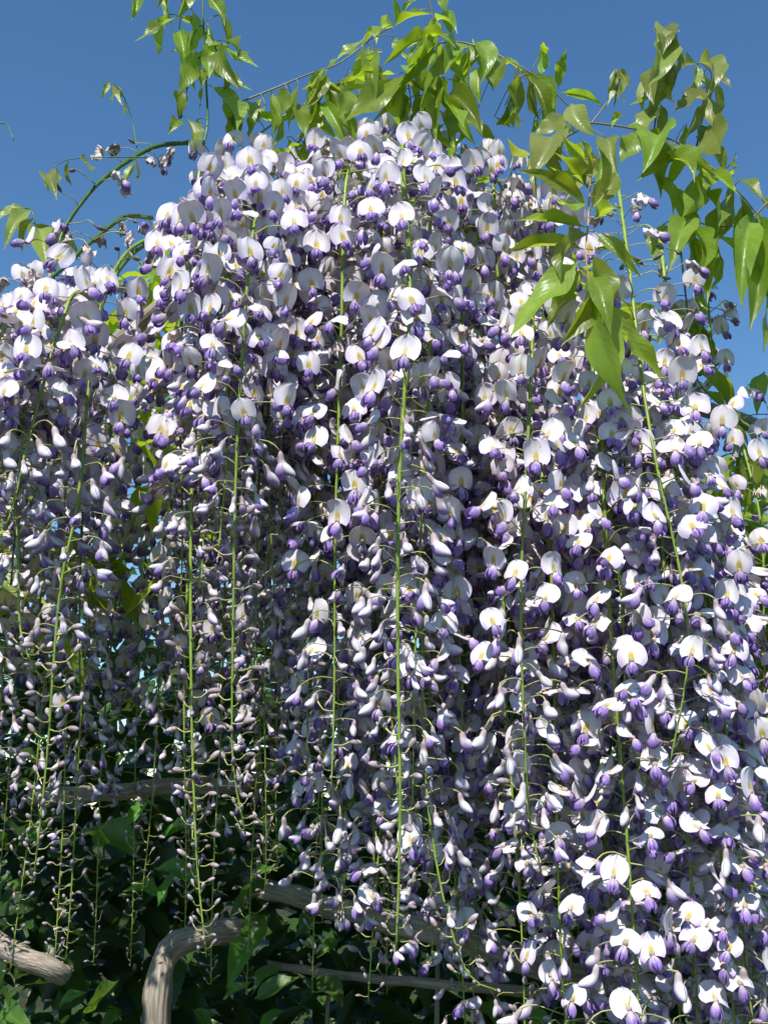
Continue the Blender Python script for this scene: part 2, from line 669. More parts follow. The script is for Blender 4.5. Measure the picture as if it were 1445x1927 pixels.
def make_others():
    rng = random.Random(5)
    for k in range(8):            # wilted flowers
        L = 0.034 * rng.uniform(.8, 1.2)
        E = Vector((L, 0, -L * rng.uniform(0.0, .35)))
        t = R(rng.uniform(-70, 70))
        ge = Geo()
        ge.merge(pedicel_geo(L, .12, E, rng), 0)
        d = Vector((math.cos(t), math.sin(t), -.8)).normalized()
        ge.merge(calyx_geo(E, d, rng), 1)
        ge.merge(banner_geo(E + d * .003, t, R(rng.uniform(10, 75)), rng, 1.0, sc=0.85), 2)
        if k % 2 == 0:
            ge.merge(keel_geo(E + d * .003, t, rng), 3)
        WILT.append(ge.mesh('wilted_flower', [M_PED, M_CAL, M_WILT if k % 2 else M_BAN, M_KEEL]))
    for k in range(12):           # half open flowers, the folded banner still a boot-shaped hood
        L = 0.033 * rng.uniform(.75, 1.2)
        E = Vector((L, 0, -L * rng.uniform(-.05, .22)))
        ge = Geo()
        ge.merge(pedicel_geo(L, rng.uniform(.02, .15), E, rng), 0)
        tw = R(rng.uniform(-35, 35))
        h = Vector((math.cos(tw), math.sin(tw), 0))
        a = -R(rng.uniform(58, 100))
        LL = 0.0245 * rng.uniform(0.78, 1.12)
        turn = rng.uniform(0.7, 1.9)
        p = E.copy()
        path = []
        for j in range(12):
            t = j / 11
            path.append(p.copy())
            an = a + turn * min(1, max(0, t - 0.22) * 2.2) * .7
            p = p + (h * math.cos(an) + Vector((0, 0, 1)) * math.sin(an)) * (LL / 11)
        rx = [.0012, .0023, .0026, .0026, .0028, .0033, .0038, .0040, .0038, .0034, .0027, .0012]
        ry = [.0012, .0025, .0029, .0030, .0034, .0043, .0050, .0051, .0047, .0039, .0028, .0012]
        s = Vector((-math.sin(tw), math.cos(tw), 0))
        f = rng.uniform(.85, 1.1)
        ge.merge(pod_geo(path, [x * f for x in rx], [y * f for y in ry], 12, 0, s), 1)
        if k % 3 == 0:
            ge.merge(keel_geo(path[4], tw, rng, a - 0.25), 2)
        OPENB.append(ge.mesh('opening_bud', [M_PED, M_OPEN, M_KEEL]))
    for k in range(9):            # closed buds
        L = 0.013 * rng.uniform(.7, 1.35)
        up = rng.uniform(-.1, .55)
        E = Vector((L, 0, L * up))
        ge = Geo()
        ge.tube(spline([(0, 0, 0), (L * .5, 0, -L * .12), E], 5), [.0008, .0006, .00055, .0006, .0008], 5, 0)
        an = math.atan2(up + .35, 1) + rng.uniform(-.9, .5)
        d = Vector((math.cos(an), rng.uniform(-.2, .2), math.sin(an))).normalized()
        LL = 0.0095 * rng.uniform(.75, 1.2)
        path = [E + d * (LL * j / 7) for j in range(8)]
        r = [.0007, .0016, .0020, .0021, .0021, .0019, .0014, .0004]
        ge.merge(pod_geo(path, r, [x * 1.12 for x in r], 8, 0, Vector((0, 1, 0)) if abs(d.y) < .9 else Vector((1, 0, 0))), 1)
        BUDS.append(ge.mesh('bud', [M_PED, M_BUD]))
    for k in range(5):            # young dark pods left after the petals fell
        L = 0.03 * rng.uniform(.7, 1.2)
        E = Vector((L, 0, -L * rng.uniform(.0, .3)))
        ge = Geo()
        ge.merge(pedicel_geo(L, .06, E, rng), 0)
        an = rng.uniform(-.9, .6)
        d = Vector((math.cos(an), rng.uniform(-.4, .4), math.sin(an))).normalized()
        LL = .012 * rng.uniform(.8, 1.2)
        path = [E + d * (LL * j / 7) for j in range(8)]
        r = [.0008, .0018, .0024, .0025, .0024, .0019, .0012, .0003]
        ge.merge(pod_geo(path, r, r, 8, 0, Vector((0, 1, 0)) if abs(d.y) < .9 else Vector((1, 0, 0))), 1)
        PODS.append(ge.mesh('seed_pod', [M_PED, M_POD]))


make_others()

# ------------------------------------------------------------------ racemes
ZUP = Vector((0, 0, 1))


def raceme(pts, label, group=None, start=0.04, op=0.5, boot=0.7, pods=0.3, wilt=0.06, gap=0.0058, detail=False, rad=0.0023, size=1.0,
           face=0.62, tilt=0.0, dens=1.0, mixb=0.06, wsh=.35, smat=None):
    rng = random.Random(hash((round(pts[0].x, 4), round(pts[0].z, 4))) & 0xffffff)
    n = 46
    path = spline(pts, n)
    L = sum((path[i + 1] - path[i]).length for i in range(n - 1))
    # small natural wander
    ph1, ph2 = rng.uniform(0, 6.28), rng.uniform(0, 6.28)
    for i in range(1, n):
        t = i / (n - 1)
        path[i] = path[i] + Vector((math.sin(t * 9 + ph1), math.cos(t * 8 + ph2), 0)) * (0.003 * t)
    o = thing('flower_raceme', label, 'flower cluster', path[0], group)
    org = path[0].copy()
    ge = Geo()
    ge.tube([p - org for p in path], [rad * (1 - 0.68 * (i / (n - 1))) * (1 + 0.06 * math.sin(i * 2.4)) for i in range(n)], 8)
    st = link('stem', ge.mesh('stem', [smat or M_STEM]), o)
    s = 0.01
    az = rng.uniform(0, 6.28)
    while s < L:
        t = s / L
        k = t * (n - 1)
        k0 = min(int(k), n - 2)
        p = path[k0].lerp(path[k0 + 1], k - k0) - org
        tdir = (path[k0 + 1] - path[k0]).normalized()
        az += 2.39996 + rng.uniform(-.35, .35)
        outv = Vector((math.cos(az), math.sin(az), 0))
        jit = rng.gauss(0, 0.045)
        step = gap
        e = t + jit
        pitch = rng.gauss(0.03, 0.16)
        steep = abs(tdir.z)
        if t < start:
            if rng.random() < pods:
                if rng.random() < wsh:
                    me, nm, sc = rng.choice(WILT), 'wilted_flower', rng.uniform(.8, 1)
                else:
                    me, nm, sc = rng.choice(PODS), 'seed_pod', rng.uniform(.8, 1.1)
            else:
                s += step
                continue
        elif e < op:
            if rng.random() > dens:
                s += step
                continue
            if rng.random() < wilt * (2.2 if t < start + .16 else 0.6):
                me, nm, sc = rng.choice(WILT), 'wilted_flower', rng.uniform(.8, 1.05)
            elif rng.random() < mixb * (0.4 + 1.6 * t):
                me, nm, sc = rng.choice(OPENB), 'opening_bud', rng.uniform(.85, 1.05)
            else:
                want = outv * (1 - face) + Vector((-0.12, -1, 0)) * face + Vector((rng.gauss(0, .5), rng.gauss(0, .4), 0))
                d = math.degrees(math.atan2(want.y, want.x) - az)
                d = (d + 180) % 360 - 180
                wi = min(range(7), key=lambda q: abs(TW[q] - d))
                hgt = p.z + org.z
                tm = 36 - 64 * (hgt - 1.78) + tilt + rng.gauss(0, 20)
                ti = min(range(4), key=lambda q: abs(TAU[q] - tm))
                me = FLOW[(ti, wi, rng.randrange(3))]
                nm, sc = 'flower', rng.uniform(.88, 1.1) * (1 - 0.16 * max(0, (t - op * .6)))
        elif e < boot:
            me, nm = rng.choice(OPENB), 'opening_bud'
            f = (e - op) / max(.01, boot - op)
            sc = rng.uniform(.92, 1.08) * (1.06 - 0.42 * min(1, max(0, f)))
            pitch -= 0.05
        else:
            me, nm = rng.choice(BUDS), 'bud'
            f = max(0.0, (t - boot) / max(.01, 1 - boot))
            sc = rng.uniform(.85, 1.15) * (1.15 - 0.55 * f ** 1.5)
            step = gap * (1.55 - 0.95 * f)
            pitch += 0.12
        if steep < .8 and rng.random() < 0.3:
            s += step
            continue
        m3 = Matrix.Rotation(az, 4, 'Z') @ Matrix.Rotation(-pitch, 4, 'Y') @ Matrix.Rotation(rng.gauss(0, .22), 4, 'X')
        r_here = rad * (1 - 0.68 * t) * 0.7
        M = Matrix.Translation(p + outv * r_here) @ m3 @ Matrix.Scale(sc * size, 4)
        if isinstance(me, tuple):
            if detail:
                fo = link(nm, me[0], o)
                b_ = link('banner_petal', me[1], fo)
                k_ = link('keel_petal', me[2], fo)
            else:
                fo = link(nm, me[3], o)
        else:
            fo = link(nm, me, o)
        fo.matrix_local = M
        s += step * rng.uniform(.75, 1.25)
    return o


def px_raceme(pp, Y, *a, **k):
    """pp: photograph positions top to bottom; Y: depth or a list of depths"""
    if isinstance(Y, (int, float)):
        Y = [Y] * len(pp)
    return raceme([P(x, y, d) for (x, y), d in zip(pp, Y)], *a, **k)


# ---- racemes that stand out one by one
G_FRONT = 'flower racemes hanging in front of the mass'
px_raceme([(545, 360), (500, 385), (476, 440), (456, 720), (438, 1050), (432, 1400), (462, 1570)], [1.12, 1.02, .95, .93, .92, .92, .92],
          'long raceme whose bare lower stem carries only small mauve buds beside the dome', start=.10, op=.53, boot=.68, detail=True)
px_raceme([(757, 262), (758, 330), (770, 560), (755, 860), (752, 1200), (750, 1500), (738, 1790)], [1.06, .97, .93, .92, .92, .92, .92],
          'longest raceme, its thick green stem running down the middle of the dome', start=.03, op=.52, boot=.80, pods=.2, detail=True, rad=.0029, dens=.8)
px_raceme([(1000, 560), (1000, 640), (992, 900), (980, 1200), (986, 1500), (1015, 1640)], [1.06, .97, .95, .94, .94, .94],
          'raceme with straight pale green stem below the big drooping leaf spray', start=.06, op=.72, boot=.9, detail=True, dens=.75)
px_raceme([(330, 432), (245, 470), (195, 560), (168, 700), (146, 950), (120, 1100), (95, 1400), (58, 1660)], [1.12, 1.06, 1.0, .97, .95, .94, .94, .94],
          'raceme arching out from the dome, ending in a long string of buds', start=.24, op=.50, boot=.72, pods=.1, detail=True)
px_raceme([(400, 620), (372, 780), (362, 960), (356, 1300), (368, 1560), (396, 1800)], [1.1, 1.02, 1.0, .99, .99, .99],
          'raceme with a crooked tip of tiny buds hanging lowest of the bud strings', start=.05, op=.36, boot=.56, detail=True)
px_raceme([(1160, 330), (1185, 520), (1212, 730), (1240, 900), (1277, 1090), (1290, 1240), (1256, 1470)], [1.06, 1.0, .96, .94, .93, .93, .94],
          'raceme with dark little pods and a stem hooking back at its tip', start=.30, op=.80, boot=.93, pods=.75, detail=True, dens=.8)
px_raceme([(1110, 600), (1128, 850), (1165, 1110), (1190, 1380), (1252, 1570)], [1.08, 1.0, .98, .97, .97],
          'slanting raceme between the drooping leaf spray and the podded raceme', start=.08, op=.86, boot=.96, pods=.6, detail=True, dens=.75)
px_raceme([(800, 760), (792, 1010), (796, 1250), (806, 1480), (832, 1690), (872, 1830), (925, 1862)], [1.1, 1.03, 1.0, .99, .98, .98, .98],
          'raceme whose thin tip curls sideways just above the grey log', start=.05, op=.58, boot=.83, detail=True)
px_raceme([(-20, 640), (10, 780), (26, 930), (40, 1180), (92, 1290)], [1.08, 1.0, .97, .96, .96],
          'short raceme bending sideways under the bright flower shoulder below the green arches', start=.04, op=.50, boot=.80, detail=True)
px_raceme([(375, 268), (300, 274), (250, 298), (190, 342), (146, 395), (116, 450), (98, 560), (92, 700), (84, 1000), (70, 1240)],
          [1.25, 1.2, 1.17, 1.13, 1.1, 1.08, 1.06, 1.05, 1.05, 1.05],
          'raceme on the tall dark green arch standing free against blue sky', start=.42, op=.74, boot=.88, pods=.3, detail=True, rad=.0030, wsh=.8, smat=M_SHOOT)
px_raceme([(285, 410), (235, 408), (180, 448), (125, 500), (70, 560), (40, 700), (30, 900), (24, 1100)],
          [1.2, 1.14, 1.1, 1.06, 1.03, 1.01, 1.0, 1.0],
          'raceme on the lower of the free green arches leaving the dome', start=.40, op=.80, boot=.92, pods=.3, detail=True, rad=.0030, wsh=.8, smat=M_SHOOT)
px_raceme([(318, 445), (260, 470), (212, 530), (178, 620), (160, 760), (158, 960), (150, 1300)], [1.22, 1.16, 1.12, 1.1, 1.1, 1.1, 1.1],
          'raceme on the inner green arch close beside the dome', start=.48, op=.75, boot=.9, pods=.2, detail=True, rad=.0028, wsh=.8, smat=M_SHOOT)
px_raceme([(1240, 440), (1250, 520), (1268, 700), (1288, 860), (1330, 1180), (1350, 1500), (1445, 1720)], [1.06, 1.03, 1.02, 1.0, .98, .97, .97],
          'raceme sweeping outwards at its foot past the racemes by the bush', start=.12, op=.9, boot=.97, pods=.35, detail=True, dens=.6)
px_raceme([(1330, 560), (1345, 690), (1372, 770), (1400, 860), (1430, 1000), (1440, 1200), (1448, 1500)], [1.32, 1.26, 1.22, 1.2, 1.18, 1.17, 1.17],
          'loose raceme leaning over the gap of blue sky', start=.02, op=.9, boot=.97, pods=.5, detail=True, dens=.55, wilt=.15)

# ---- racemes that only their place tells apart, built zone by zone
ZR = random.Random(23)


ORD = ['first', 'second', 'third', 'fourth', 'fifth', 'sixth', 'seventh', 'eighth', 'ninth']


def zone(n, xr, yr, Yr, tip, label, group, rev=False, **kw):
    for k in range(n):
        x = xr[0] + (xr[1] - xr[0]) * (k + ZR.uniform(.1, .9)) / n
        Y = ZR.uniform(*Yr)
        y0 = ZR.uniform(*yr)
        y1 = ZR.uniform(*tip)
        a = P(x, y0, Y)
        # hang straight down in the world from the arching stalk
        b = P(x, y1, Y)
        ln = a.z - b.z
        back = Vector((ZR.uniform(-.04, .04), ZR.uniform(.05, .10), .012))
        lean = Vector((ZR.uniform(-.018, .018), ZR.uniform(-.02, .02), 0))
        pts = [a + back, a + back * .35 + Vector((0, 0, .008)), a + Vector((0, 0, -.05)),
               a + lean * .5 + Vector((0, 0, -ln * .5)), a + lean + Vector((0, 0, -ln)) + Vector((ZR.uniform(-.012, .012), 0, 0))]
        kk = dict(kw)
        for q in ('start', 'op', 'boot'):
            if q in kk:
                kk[q] = min(.99, max(0, kk[q] + ZR.uniform(-.05, .05)))
        raceme(pts, label.format(ORD[(n - 1 - k if rev else k) % 9]), group, **kk)


zone(4, (-60, 130), (540, 620), (.92, 1.04), (950, 1090), '{} full raceme of the bright shoulder under the green arches, counted from the dome', 'racemes of the left shoulder',
     rev=True, start=.02, op=.66, boot=.86, detail=True, tilt=16)
zone(4, (-80, 230), (640, 740), (1.10, 1.26), (1000, 1180), 'raceme partly hidden within the flower shoulder below the green arches', 'inner racemes of the left shoulder',
     start=.02, op=.62, boot=.82)
zone(6, (335, 575), (325, 450), (.93, 1.05), (920, 1140), '{} full raceme of the dome from the thick middle stem towards the green arches', 'racemes of the dome, left half',
     rev=True, start=.02, op=.72, boot=.88, detail=True)
zone(5, (400, 610), (290, 350), (1.08, 1.22), (1100, 1350), 'raceme set deep inside the dome on the green arches side', 'inner racemes of the dome, left half',
     start=.02, op=.72, boot=.88, dens=.85)
zone(6, (575, 880), (270, 400), (.98, 1.10), (1300, 1750), '{} full raceme of the dome from the thick middle stem towards the leaf spray', 'racemes of the dome, right half',
     start=.02, op=.74, boot=.9, detail=True, wilt=.14, dens=.9)
zone(6, (590, 900), (245, 330), (1.12, 1.28), (1500, 1920), 'raceme set deep inside the dome on the leaf spray side', 'inner racemes of the dome, right half',
     start=.02, op=.82, boot=.93, wilt=.14, dens=.85)
zone(4, (900, 1050), (300, 420), (1.02, 1.18), (1250, 1800), '{} raceme from the drooping leaf spray towards the dome', 'racemes beside the leaf spray',
     rev=True, start=.02, op=.75, boot=.9, detail=True, dens=.9)
zone(6, (590, 960), (560, 800), (1.02, 1.20), (1720, 2120), '{} raceme above the grey log, counted from the dark hollow', 'racemes above the grey log',
     start=.05, op=.80, boot=.95, detail=True, tilt=14, mixb=.10, size=.98)
zone(6, (1020, 1275), (720, 900), (.96, 1.10), (1950, 2400), '{} dense raceme of the lower curtain, counted from the straight pale green stem', 'racemes of the right curtain',
     start=.03, op=.85, boot=.97, detail=True, tilt=10, mixb=.10, size=.97)
zone(3, (1265, 1420), (1020, 1120), (.97, 1.10), (2000, 2450), '{} raceme before the sunlit bush, counted from the dense curtain outwards', 'racemes of the curtain end',
     start=.03, op=.85, boot=.97, detail=True, tilt=10, mixb=.10, size=.97)
zone(2, (1290, 1400), (1060, 1150), (1.14, 1.28), (1900, 2300), 'raceme half hidden at the end of the curtain beside the sunlit bush', 'inner racemes of the curtain end',
     start=.03, op=.85, boot=.97, tilt=10, mixb=.10, size=.97)
zone(6, (1000, 1280), (640, 860), (1.12, 1.30), (1900, 2300), 'raceme hidden behind others in the lower curtain under the leaf spray', 'inner racemes of the right curtain',
     start=.05, op=.85, boot=.97, pods=.5, tilt=10, mixb=.10, size=.97)
zone(16, (-60, 580), (760, 900), (1.36, 1.75), (1550, 1950), 'shaded raceme in the dark hollow behind the bud strings', 'shaded racemes of the hollow',
     start=.02, op=.55, boot=.75, gap=.007)
zone(8, (380, 1000), (460, 760), (1.32, 1.65), (1500, 1900), 'shaded raceme behind the middle of the dome', 'shaded racemes behind the dome',
     start=.02, op=.6, boot=.8, gap=.007)
zone(4, (1000, 1300), (860, 1000), (1.35, 1.6), (1700, 2000), 'shaded raceme far behind the curtain under the leaf spray', 'shaded racemes behind the curtain',
     start=.02, op=.7, boot=.85, gap=.007)

# ------------------------------------------------------------------ leaves


def leaflet_geo(rng, nu=9, nv=17, wide=0.17):
    ge = Geo()
    arch = rng.uniform(-.05, .16)
    foldv = rng.uniform(.1, .95)
    wav = rng.uniform(.012, .055)
    ph = rng.uniform(0, 6.28)
    ph2 = rng.uniform(0, 6.28)
    tw = rng.uniform(-1.3, 1.3)
    sw = rng.uniform(-.10, .10)
    wf = rng.uniform(9, 17)

    def fn(i, j):
        u = 2 * i / (nu - 1) - 1
        v = j / (nv - 1)
        if v < .05:
            w_ = .012
        else:
            q = (v - .05) / .95
            w_ = wide * (max(0.0, math.sin(math.pi * q ** .80)) ** .95) * (1 - .35 * q) * 1.18 + .004
            if q > .8:
                w_ = max(.004, w_ * (1 - (q - .8) * 2.2))
        x = v
        y = u * w_
        z_ = -arch * 4 * v * (v - 1) + abs(u) * w_ * foldv
        z_ += wav * abs(u) ** 1.5 * math.sin(wf * v + ph + (1.7 if u > 0 else 0)) * math.sin(math.pi * v)
        z_ += .012 * math.sin(6 * v + ph2) * math.sin(math.pi * v)
        a = tw * (v - .4)
        y, z2 = y * math.cos(a) - (z_) * math.sin(a) * .4, z_ * math.cos(a) + y * math.sin(a)
        y += sw * math.sin(math.pi * v)
        return (x, y, z2), (u, v)
    ge.grid(fn, nu, nv)
    return ge


lr = random.Random(3)
LEAF_G = [leaflet_geo(lr) for _ in range(16)]
LEAF = [q.mesh('leaflet', [M_LEAF]) for q in LEAF_G]
YLEAF = [q.mesh('leaflet', [M_YOUNG]) for q in LEAF_G]
M_SHRUBLIT = mat_leaf('leaf_shrub_painted_sunlit', (0.10, 0.22, 0.03), (0.08, 0.19, 0.025), (0.24, 0.50, 0.03), 0.34, 0.42, 0.4)  # sunflecks put into the colour: brighter green for the large shrub leaves
SLEAF = [q.mesh('leaf', [M_SHRUBLIT]) for q in LEAF_G]
fold_r = random.Random(9)


def leaf_matrix(b, t, wd, rng, nrm=None, org=Vector((0, 0, 0))):
    c = (t - b) * 1.12
    L = c.length
    x = c.normalized()
    nv = nrm if nrm is not None else Vector((rng.gauss(0, .75), -0.6 + rng.gauss(0, .6), .45 + rng.gauss(0, .6)))
    z = nv - x * nv.dot(x)
    z = z.normalized() if z.length > .05 else x.orthogonal().normalized()
    y = z.cross(x)
    k = wd / 0.42
    m = Matrix(((x.x * L, y.x * L * k, z.x * L, b.x - org.x), (x.y * L, y.y * L * k, z.y * L, b.y - org.y),
                (x.z * L, y.z * L * k, z.z * L, b.z - org.z), (0, 0, 0, 1)))
    return m


def shoot(name, label, cat, stems, leaves, Y, mat, lib, group=None, rad=.0013, seed=1, extra=0, elen=92):
    """stems: pixel polylines; leaves: (bx,by,tx,ty,width ratio[, depth offset])"""
    rng = random.Random(seed)
    first = P(*stems[0][0], Y)
    o = thing(name, label, cat, first, group)
    for k, st in enumerate(stems):
        pts = spline([P(x, y, Y + .01 * math.sin(i * 1.3)) for i, (x, y) in enumerate(st)], max(6, 5 * len(st)))
        ge = Geo()
        n = len(pts)
        ge.tube([p - first for p in pts], [rad * (1 - .5 * i / n) for i in range(n)], 7)
        link('stem', ge.mesh('stem', [mat]), o)
    leaves = list(leaves)
    for k in range(extra):
        st = rng.choice(stems)
        i = rng.randrange(len(st) - 1)
        f = rng.random()
        x = st[i][0] + (st[i + 1][0] - st[i][0]) * f + rng.gauss(0, 14)
        y = st[i][1] + (st[i + 1][1] - st[i][1]) * f + abs(rng.gauss(0, 14))
        a = rng.gauss(0, .55)
        ln = elen * rng.uniform(.6, 1.15)
        leaves.append((x, y, x + math.sin(a) * ln, y + math.cos(a) * ln, rng.uniform(.22, .33)))
    for lf in leaves:
        bx, by, tx, ty, wd = lf[:5]
        dy = lf[5] if len(lf) > 5 else rng.uniform(-.03, .03)
        b = P(bx, by, Y + dy * .4)
        t = P(tx, ty, Y + dy + rng.uniform(-.035, .01))
        q = link('leaflet', rng.choice(lib), o)
        q.matrix_local = leaf_matrix(b, t, wd * rng.uniform(.92, 1.1), rng, org=first)
        # thin stalk joining the leaflet to the nearest stem point
        near, bd = None, 1e9
        for st in stems:
            for (x0, y0), (x1, y1) in zip(st, st[1:]):
                dx, dyy = x1 - x0, y1 - y0
                tt = max(0, min(1, ((bx - x0) * dx + (by - y0) * dyy) / max(1, dx * dx + dyy * dyy)))
                dd = math.hypot(bx - x0 - dx * tt, by - y0 - dyy * tt)
                if dd < bd:
                    bd, near = dd, (x0 + dx * tt, y0 + dyy * tt)
        if bd > 4:
            a_ = P(*near, Y)
            mid = a_.lerp(b, .5) + Vector((0, 0, .1 * (a_ - b).length))
            ge = Geo()
            ge.tube([p - first for p in spline([a_, mid, b], 6)], .0006, 5)
            link('leaf_stalk', ge.mesh('leaf_stalk', [mat]), o)
    return o


NAME = 'leafy_shoot'
shoot(NAME, 'upright shoot of limp leaves rising from the dark green arch into the sky', 'shoot',
      [[(383, 272), (391, 230), (388, 150), (384, 60), (380, -50)], [(330, -40), (345, 10), (340, 30)], [(340, 222), (348, 180), (370, 120), (388, 90)],
       [(446, 262), (436, 200), (420, 140), (400, 70), (388, 40)]],
      [(315, 28, 298, 97, .42), (362, 18, 323, 90, .32), (335, 32, 384, 52, .36), (395, -5, 420, 44, .40), (414, 28, 423, 93, .30), (393, 45, 428, 80, .36),
       (425, 75, 444, 108, .25), (398, 125, 467, 165, .30), (378, 98, 341, 168, .36), (380, 130, 370, 168, .34), (392, 112, 377, 197, .34),
       (412, 95, 452, 165, .28), (412, 130, 414, 172, .3), (432, 150, 450, 205, .36), (345, 172, 337, 222, .45), (352, 222, 360, 260, .4),
       (371, 225, 372, 252, .5), (312, -25, 317, 27, .3), (345, -25, 334, 30, .3), (262, -30, 248, 32, .3), (282, -35, 292, 12, .25),
       (372, 50, 366, 110, .4), (400, 80, 395, 140, .4), (420, 190, 440, 240, .5), (440, 215, 425, 262, .5), (335, 225, 318, 250, .4)],
      1.17, M_SHOOT, LEAF, rad=.0016, seed=2, extra=6)
shoot('curled_shoot', 'thin young shoot with folded leaflets nodding over the green arch', 'shoot',
      [[(258, 277), (251, 235), (239, 195), (222, 165), (200, 154)]],
      [(236, 192, 240, 212, .3), (226, 168, 231, 196, .3), (220, 162, 223, 188, .3), (212, 157, 212, 190, .28), (205, 155, 192, 184, .32)],
      1.19, M_SHOOT, YLEAF, rad=.0009, seed=3)
shoot('curled_shoot', 'thin level shoot with narrow folded leaflets crossing the green arch', 'shoot',
      [[(276, 296), (200, 296), (140, 299), (108, 310), (84, 338)]],
      [(87, 330, 106, 372, .28), (96, 320, 106, 350, .25), (106, 312, 112, 345, .3), (131, 302, 138, 348, .36), (160, 298, 170, 320, .4), (84, 338, 92, 360, .3),
       (258, 300, 240, 350, .22), (255, 300, 252, 345, .18)],
      1.12, M_SHOOT, YLEAF, rad=.0008, seed=4)
shoot('curled_shoot', 'bare curled shoot tip poking in alone against empty blue sky', 'shoot',
      [[(-40, 236), (0, 231), (14, 236), (21, 250), (27, 264)]], [], 1.2, M_SHOOT, YLEAF, rad=.0012, seed=4)
shoot(NAME, 'few broad olive leaves behind the bright flower shoulder below the arches', 'shoot',
      [[(-30, 380), (10, 398), (45, 392), (62, 400), (75, 470)]],
      [(35, 395, -10, 420, .5), (48, 393, 5, 400, .4), (58, 396, 14, 462, .3), (64, 410, 45, 470, .3), (72, 430, 90, 500, .4), (62, 420, 130, 480, .35), (115, 440, 150, 480, .45)],
      1.15, M_SHOOT, YLEAF, seed=5)
shoot(NAME, 'arching shoot with hanging leaflets above the dome between the upright shoot and the dense tuft', 'shoot',
      [[(445, 195), (520, 165), (580, 140), (640, 118), (700, 72), (738, 50)], [(470, 265), (540, 215), (600, 180), (660, 140)], [(560, 270), (610, 200), (650, 150)]],
      [(612, 132, 573, 165, .4), (682, 75, 612, 132, .3), (714, 56, 682, 92, .28), (742, 52, 712, 80, .5), (495, 182, 488, 228, .35), (512, 175, 516, 262, .3),
       (540, 168, 534, 210, .4), (562, 160, 546, 238, .36), (480, 218, 532, 224, .36), (620, 168, 623, 218, .4), (602, 142, 578, 195, .36), (638, 150, 624, 226, .36),
       (470, 200, 452, 250, .4), (460, 195, 478, 235, .4), (585, 165, 592, 232, .36), (655, 130, 660, 190, .36), (550, 190, 572, 250, .4), (500, 200, 470, 255, .4), (600, 190, 560, 255, .34),
       (650, 160, 640, 215, .4), (530, 215, 512, 275, .35), (430, 232, 445, 275, .4)],
      1.2, M_BROWN, LEAF, seed=6, extra=16)
shoot(NAME, 'dense tuft of long drooping leaves on top of the dome', 'shoot',
      [[(842, 230), (836, 150), (820, 60), (802, -30)], [(768, 150), (790, 105), (822, 72)], [(775, 230), (772, 185), (766, 140)], [(694, 132), (700, 100), (706, 70)]],
      [(748, 139, 650, 153, .22, -.04), (760, 143, 658, 222, .32, -.04), (765, 146, 703, 228, .30, -.03), (768, 142, 756, 230, .26, -.05), (776, 142, 787, 206, .34, -.05),
       (792, 145, 794, 205, .3), (820, 82, 772, 132, .34, -.05), (822, 80, 836, 132, .4), (856, 78, 838, 134, .36), (842, 100, 796, 154, .34, -.03),
       (826, 158, 868, 232, .32, -.05), (812, 150, 820, 256, .26), (838, 180, 847, 265, .28), (868, 190, 892, 264, .3), (768, 190, 772, 292, .3), (795, 180, 790, 262, .34),
       (742, 45, 740, 0, .4), (742, 50, 806, 28, .30), (822, 40, 856, 62, .32), (842, 28, 851, 68, .36), (832, -8, 840, 20, .3), (752, 30, 790, -10, .3),
       (745, 70, 765, 108, .34), (770, 78, 820, 62, .3), (790, 70, 850, 88, .36), (785, 85, 774, 128, .2), (790, 85, 782, 132, .16), (796, 84, 800, 128, .18),
       (850, 150, 870, 215, .34), (860, 200, 850, 275, .3), (800, 205, 812, 275, .32), (748, 170, 738, 232, .34), (880, 205, 905, 250, .36), (840, 230, 815, 285, .3), (780, 215, 768, 262, .4)],
      1.12, M_BROWN, LEAF, seed=7, extra=16)
shoot(NAME, 'thin arching shoot with single leaflets against open sky', 'shoot',
      [[(830, 80), (870, 80), (910, 92), (960, 115), (1010, 145), (1060, 190), (1105, 235)]],
      [(882, 84, 870, 128, .4), (890, 82, 902, 150, .4), (906, 92, 860, 186, .26), (908, 96, 926, 165, .36), (935, 106, 934, 162, .4), (948, 110, 982, 136, .45),
       (978, 124, 975, 230, .34), (1018, 142, 1020, 84, .36), (1026, 152, 1042, 210, .46), (1050, 166, 1064, 100, .42), (1058, 174, 1132, 202, .24),
       (1020, 100, 1022, 82, .5), (870, 110, 850, 168, .36), (920, 120, 905, 190, .34), (955, 196, 945, 235, .28), (950, 198, 956, 236, .25), (960, 198, 966, 238, .25),
       (1005, 222, 1000, 252, .3), (1010, 222, 1014, 252, .3), (930, 220, 960, 238, .4), (890, 230, 930, 262, .4)],
      1.18, M_BROWN, LEAF, seed=8, extra=8)
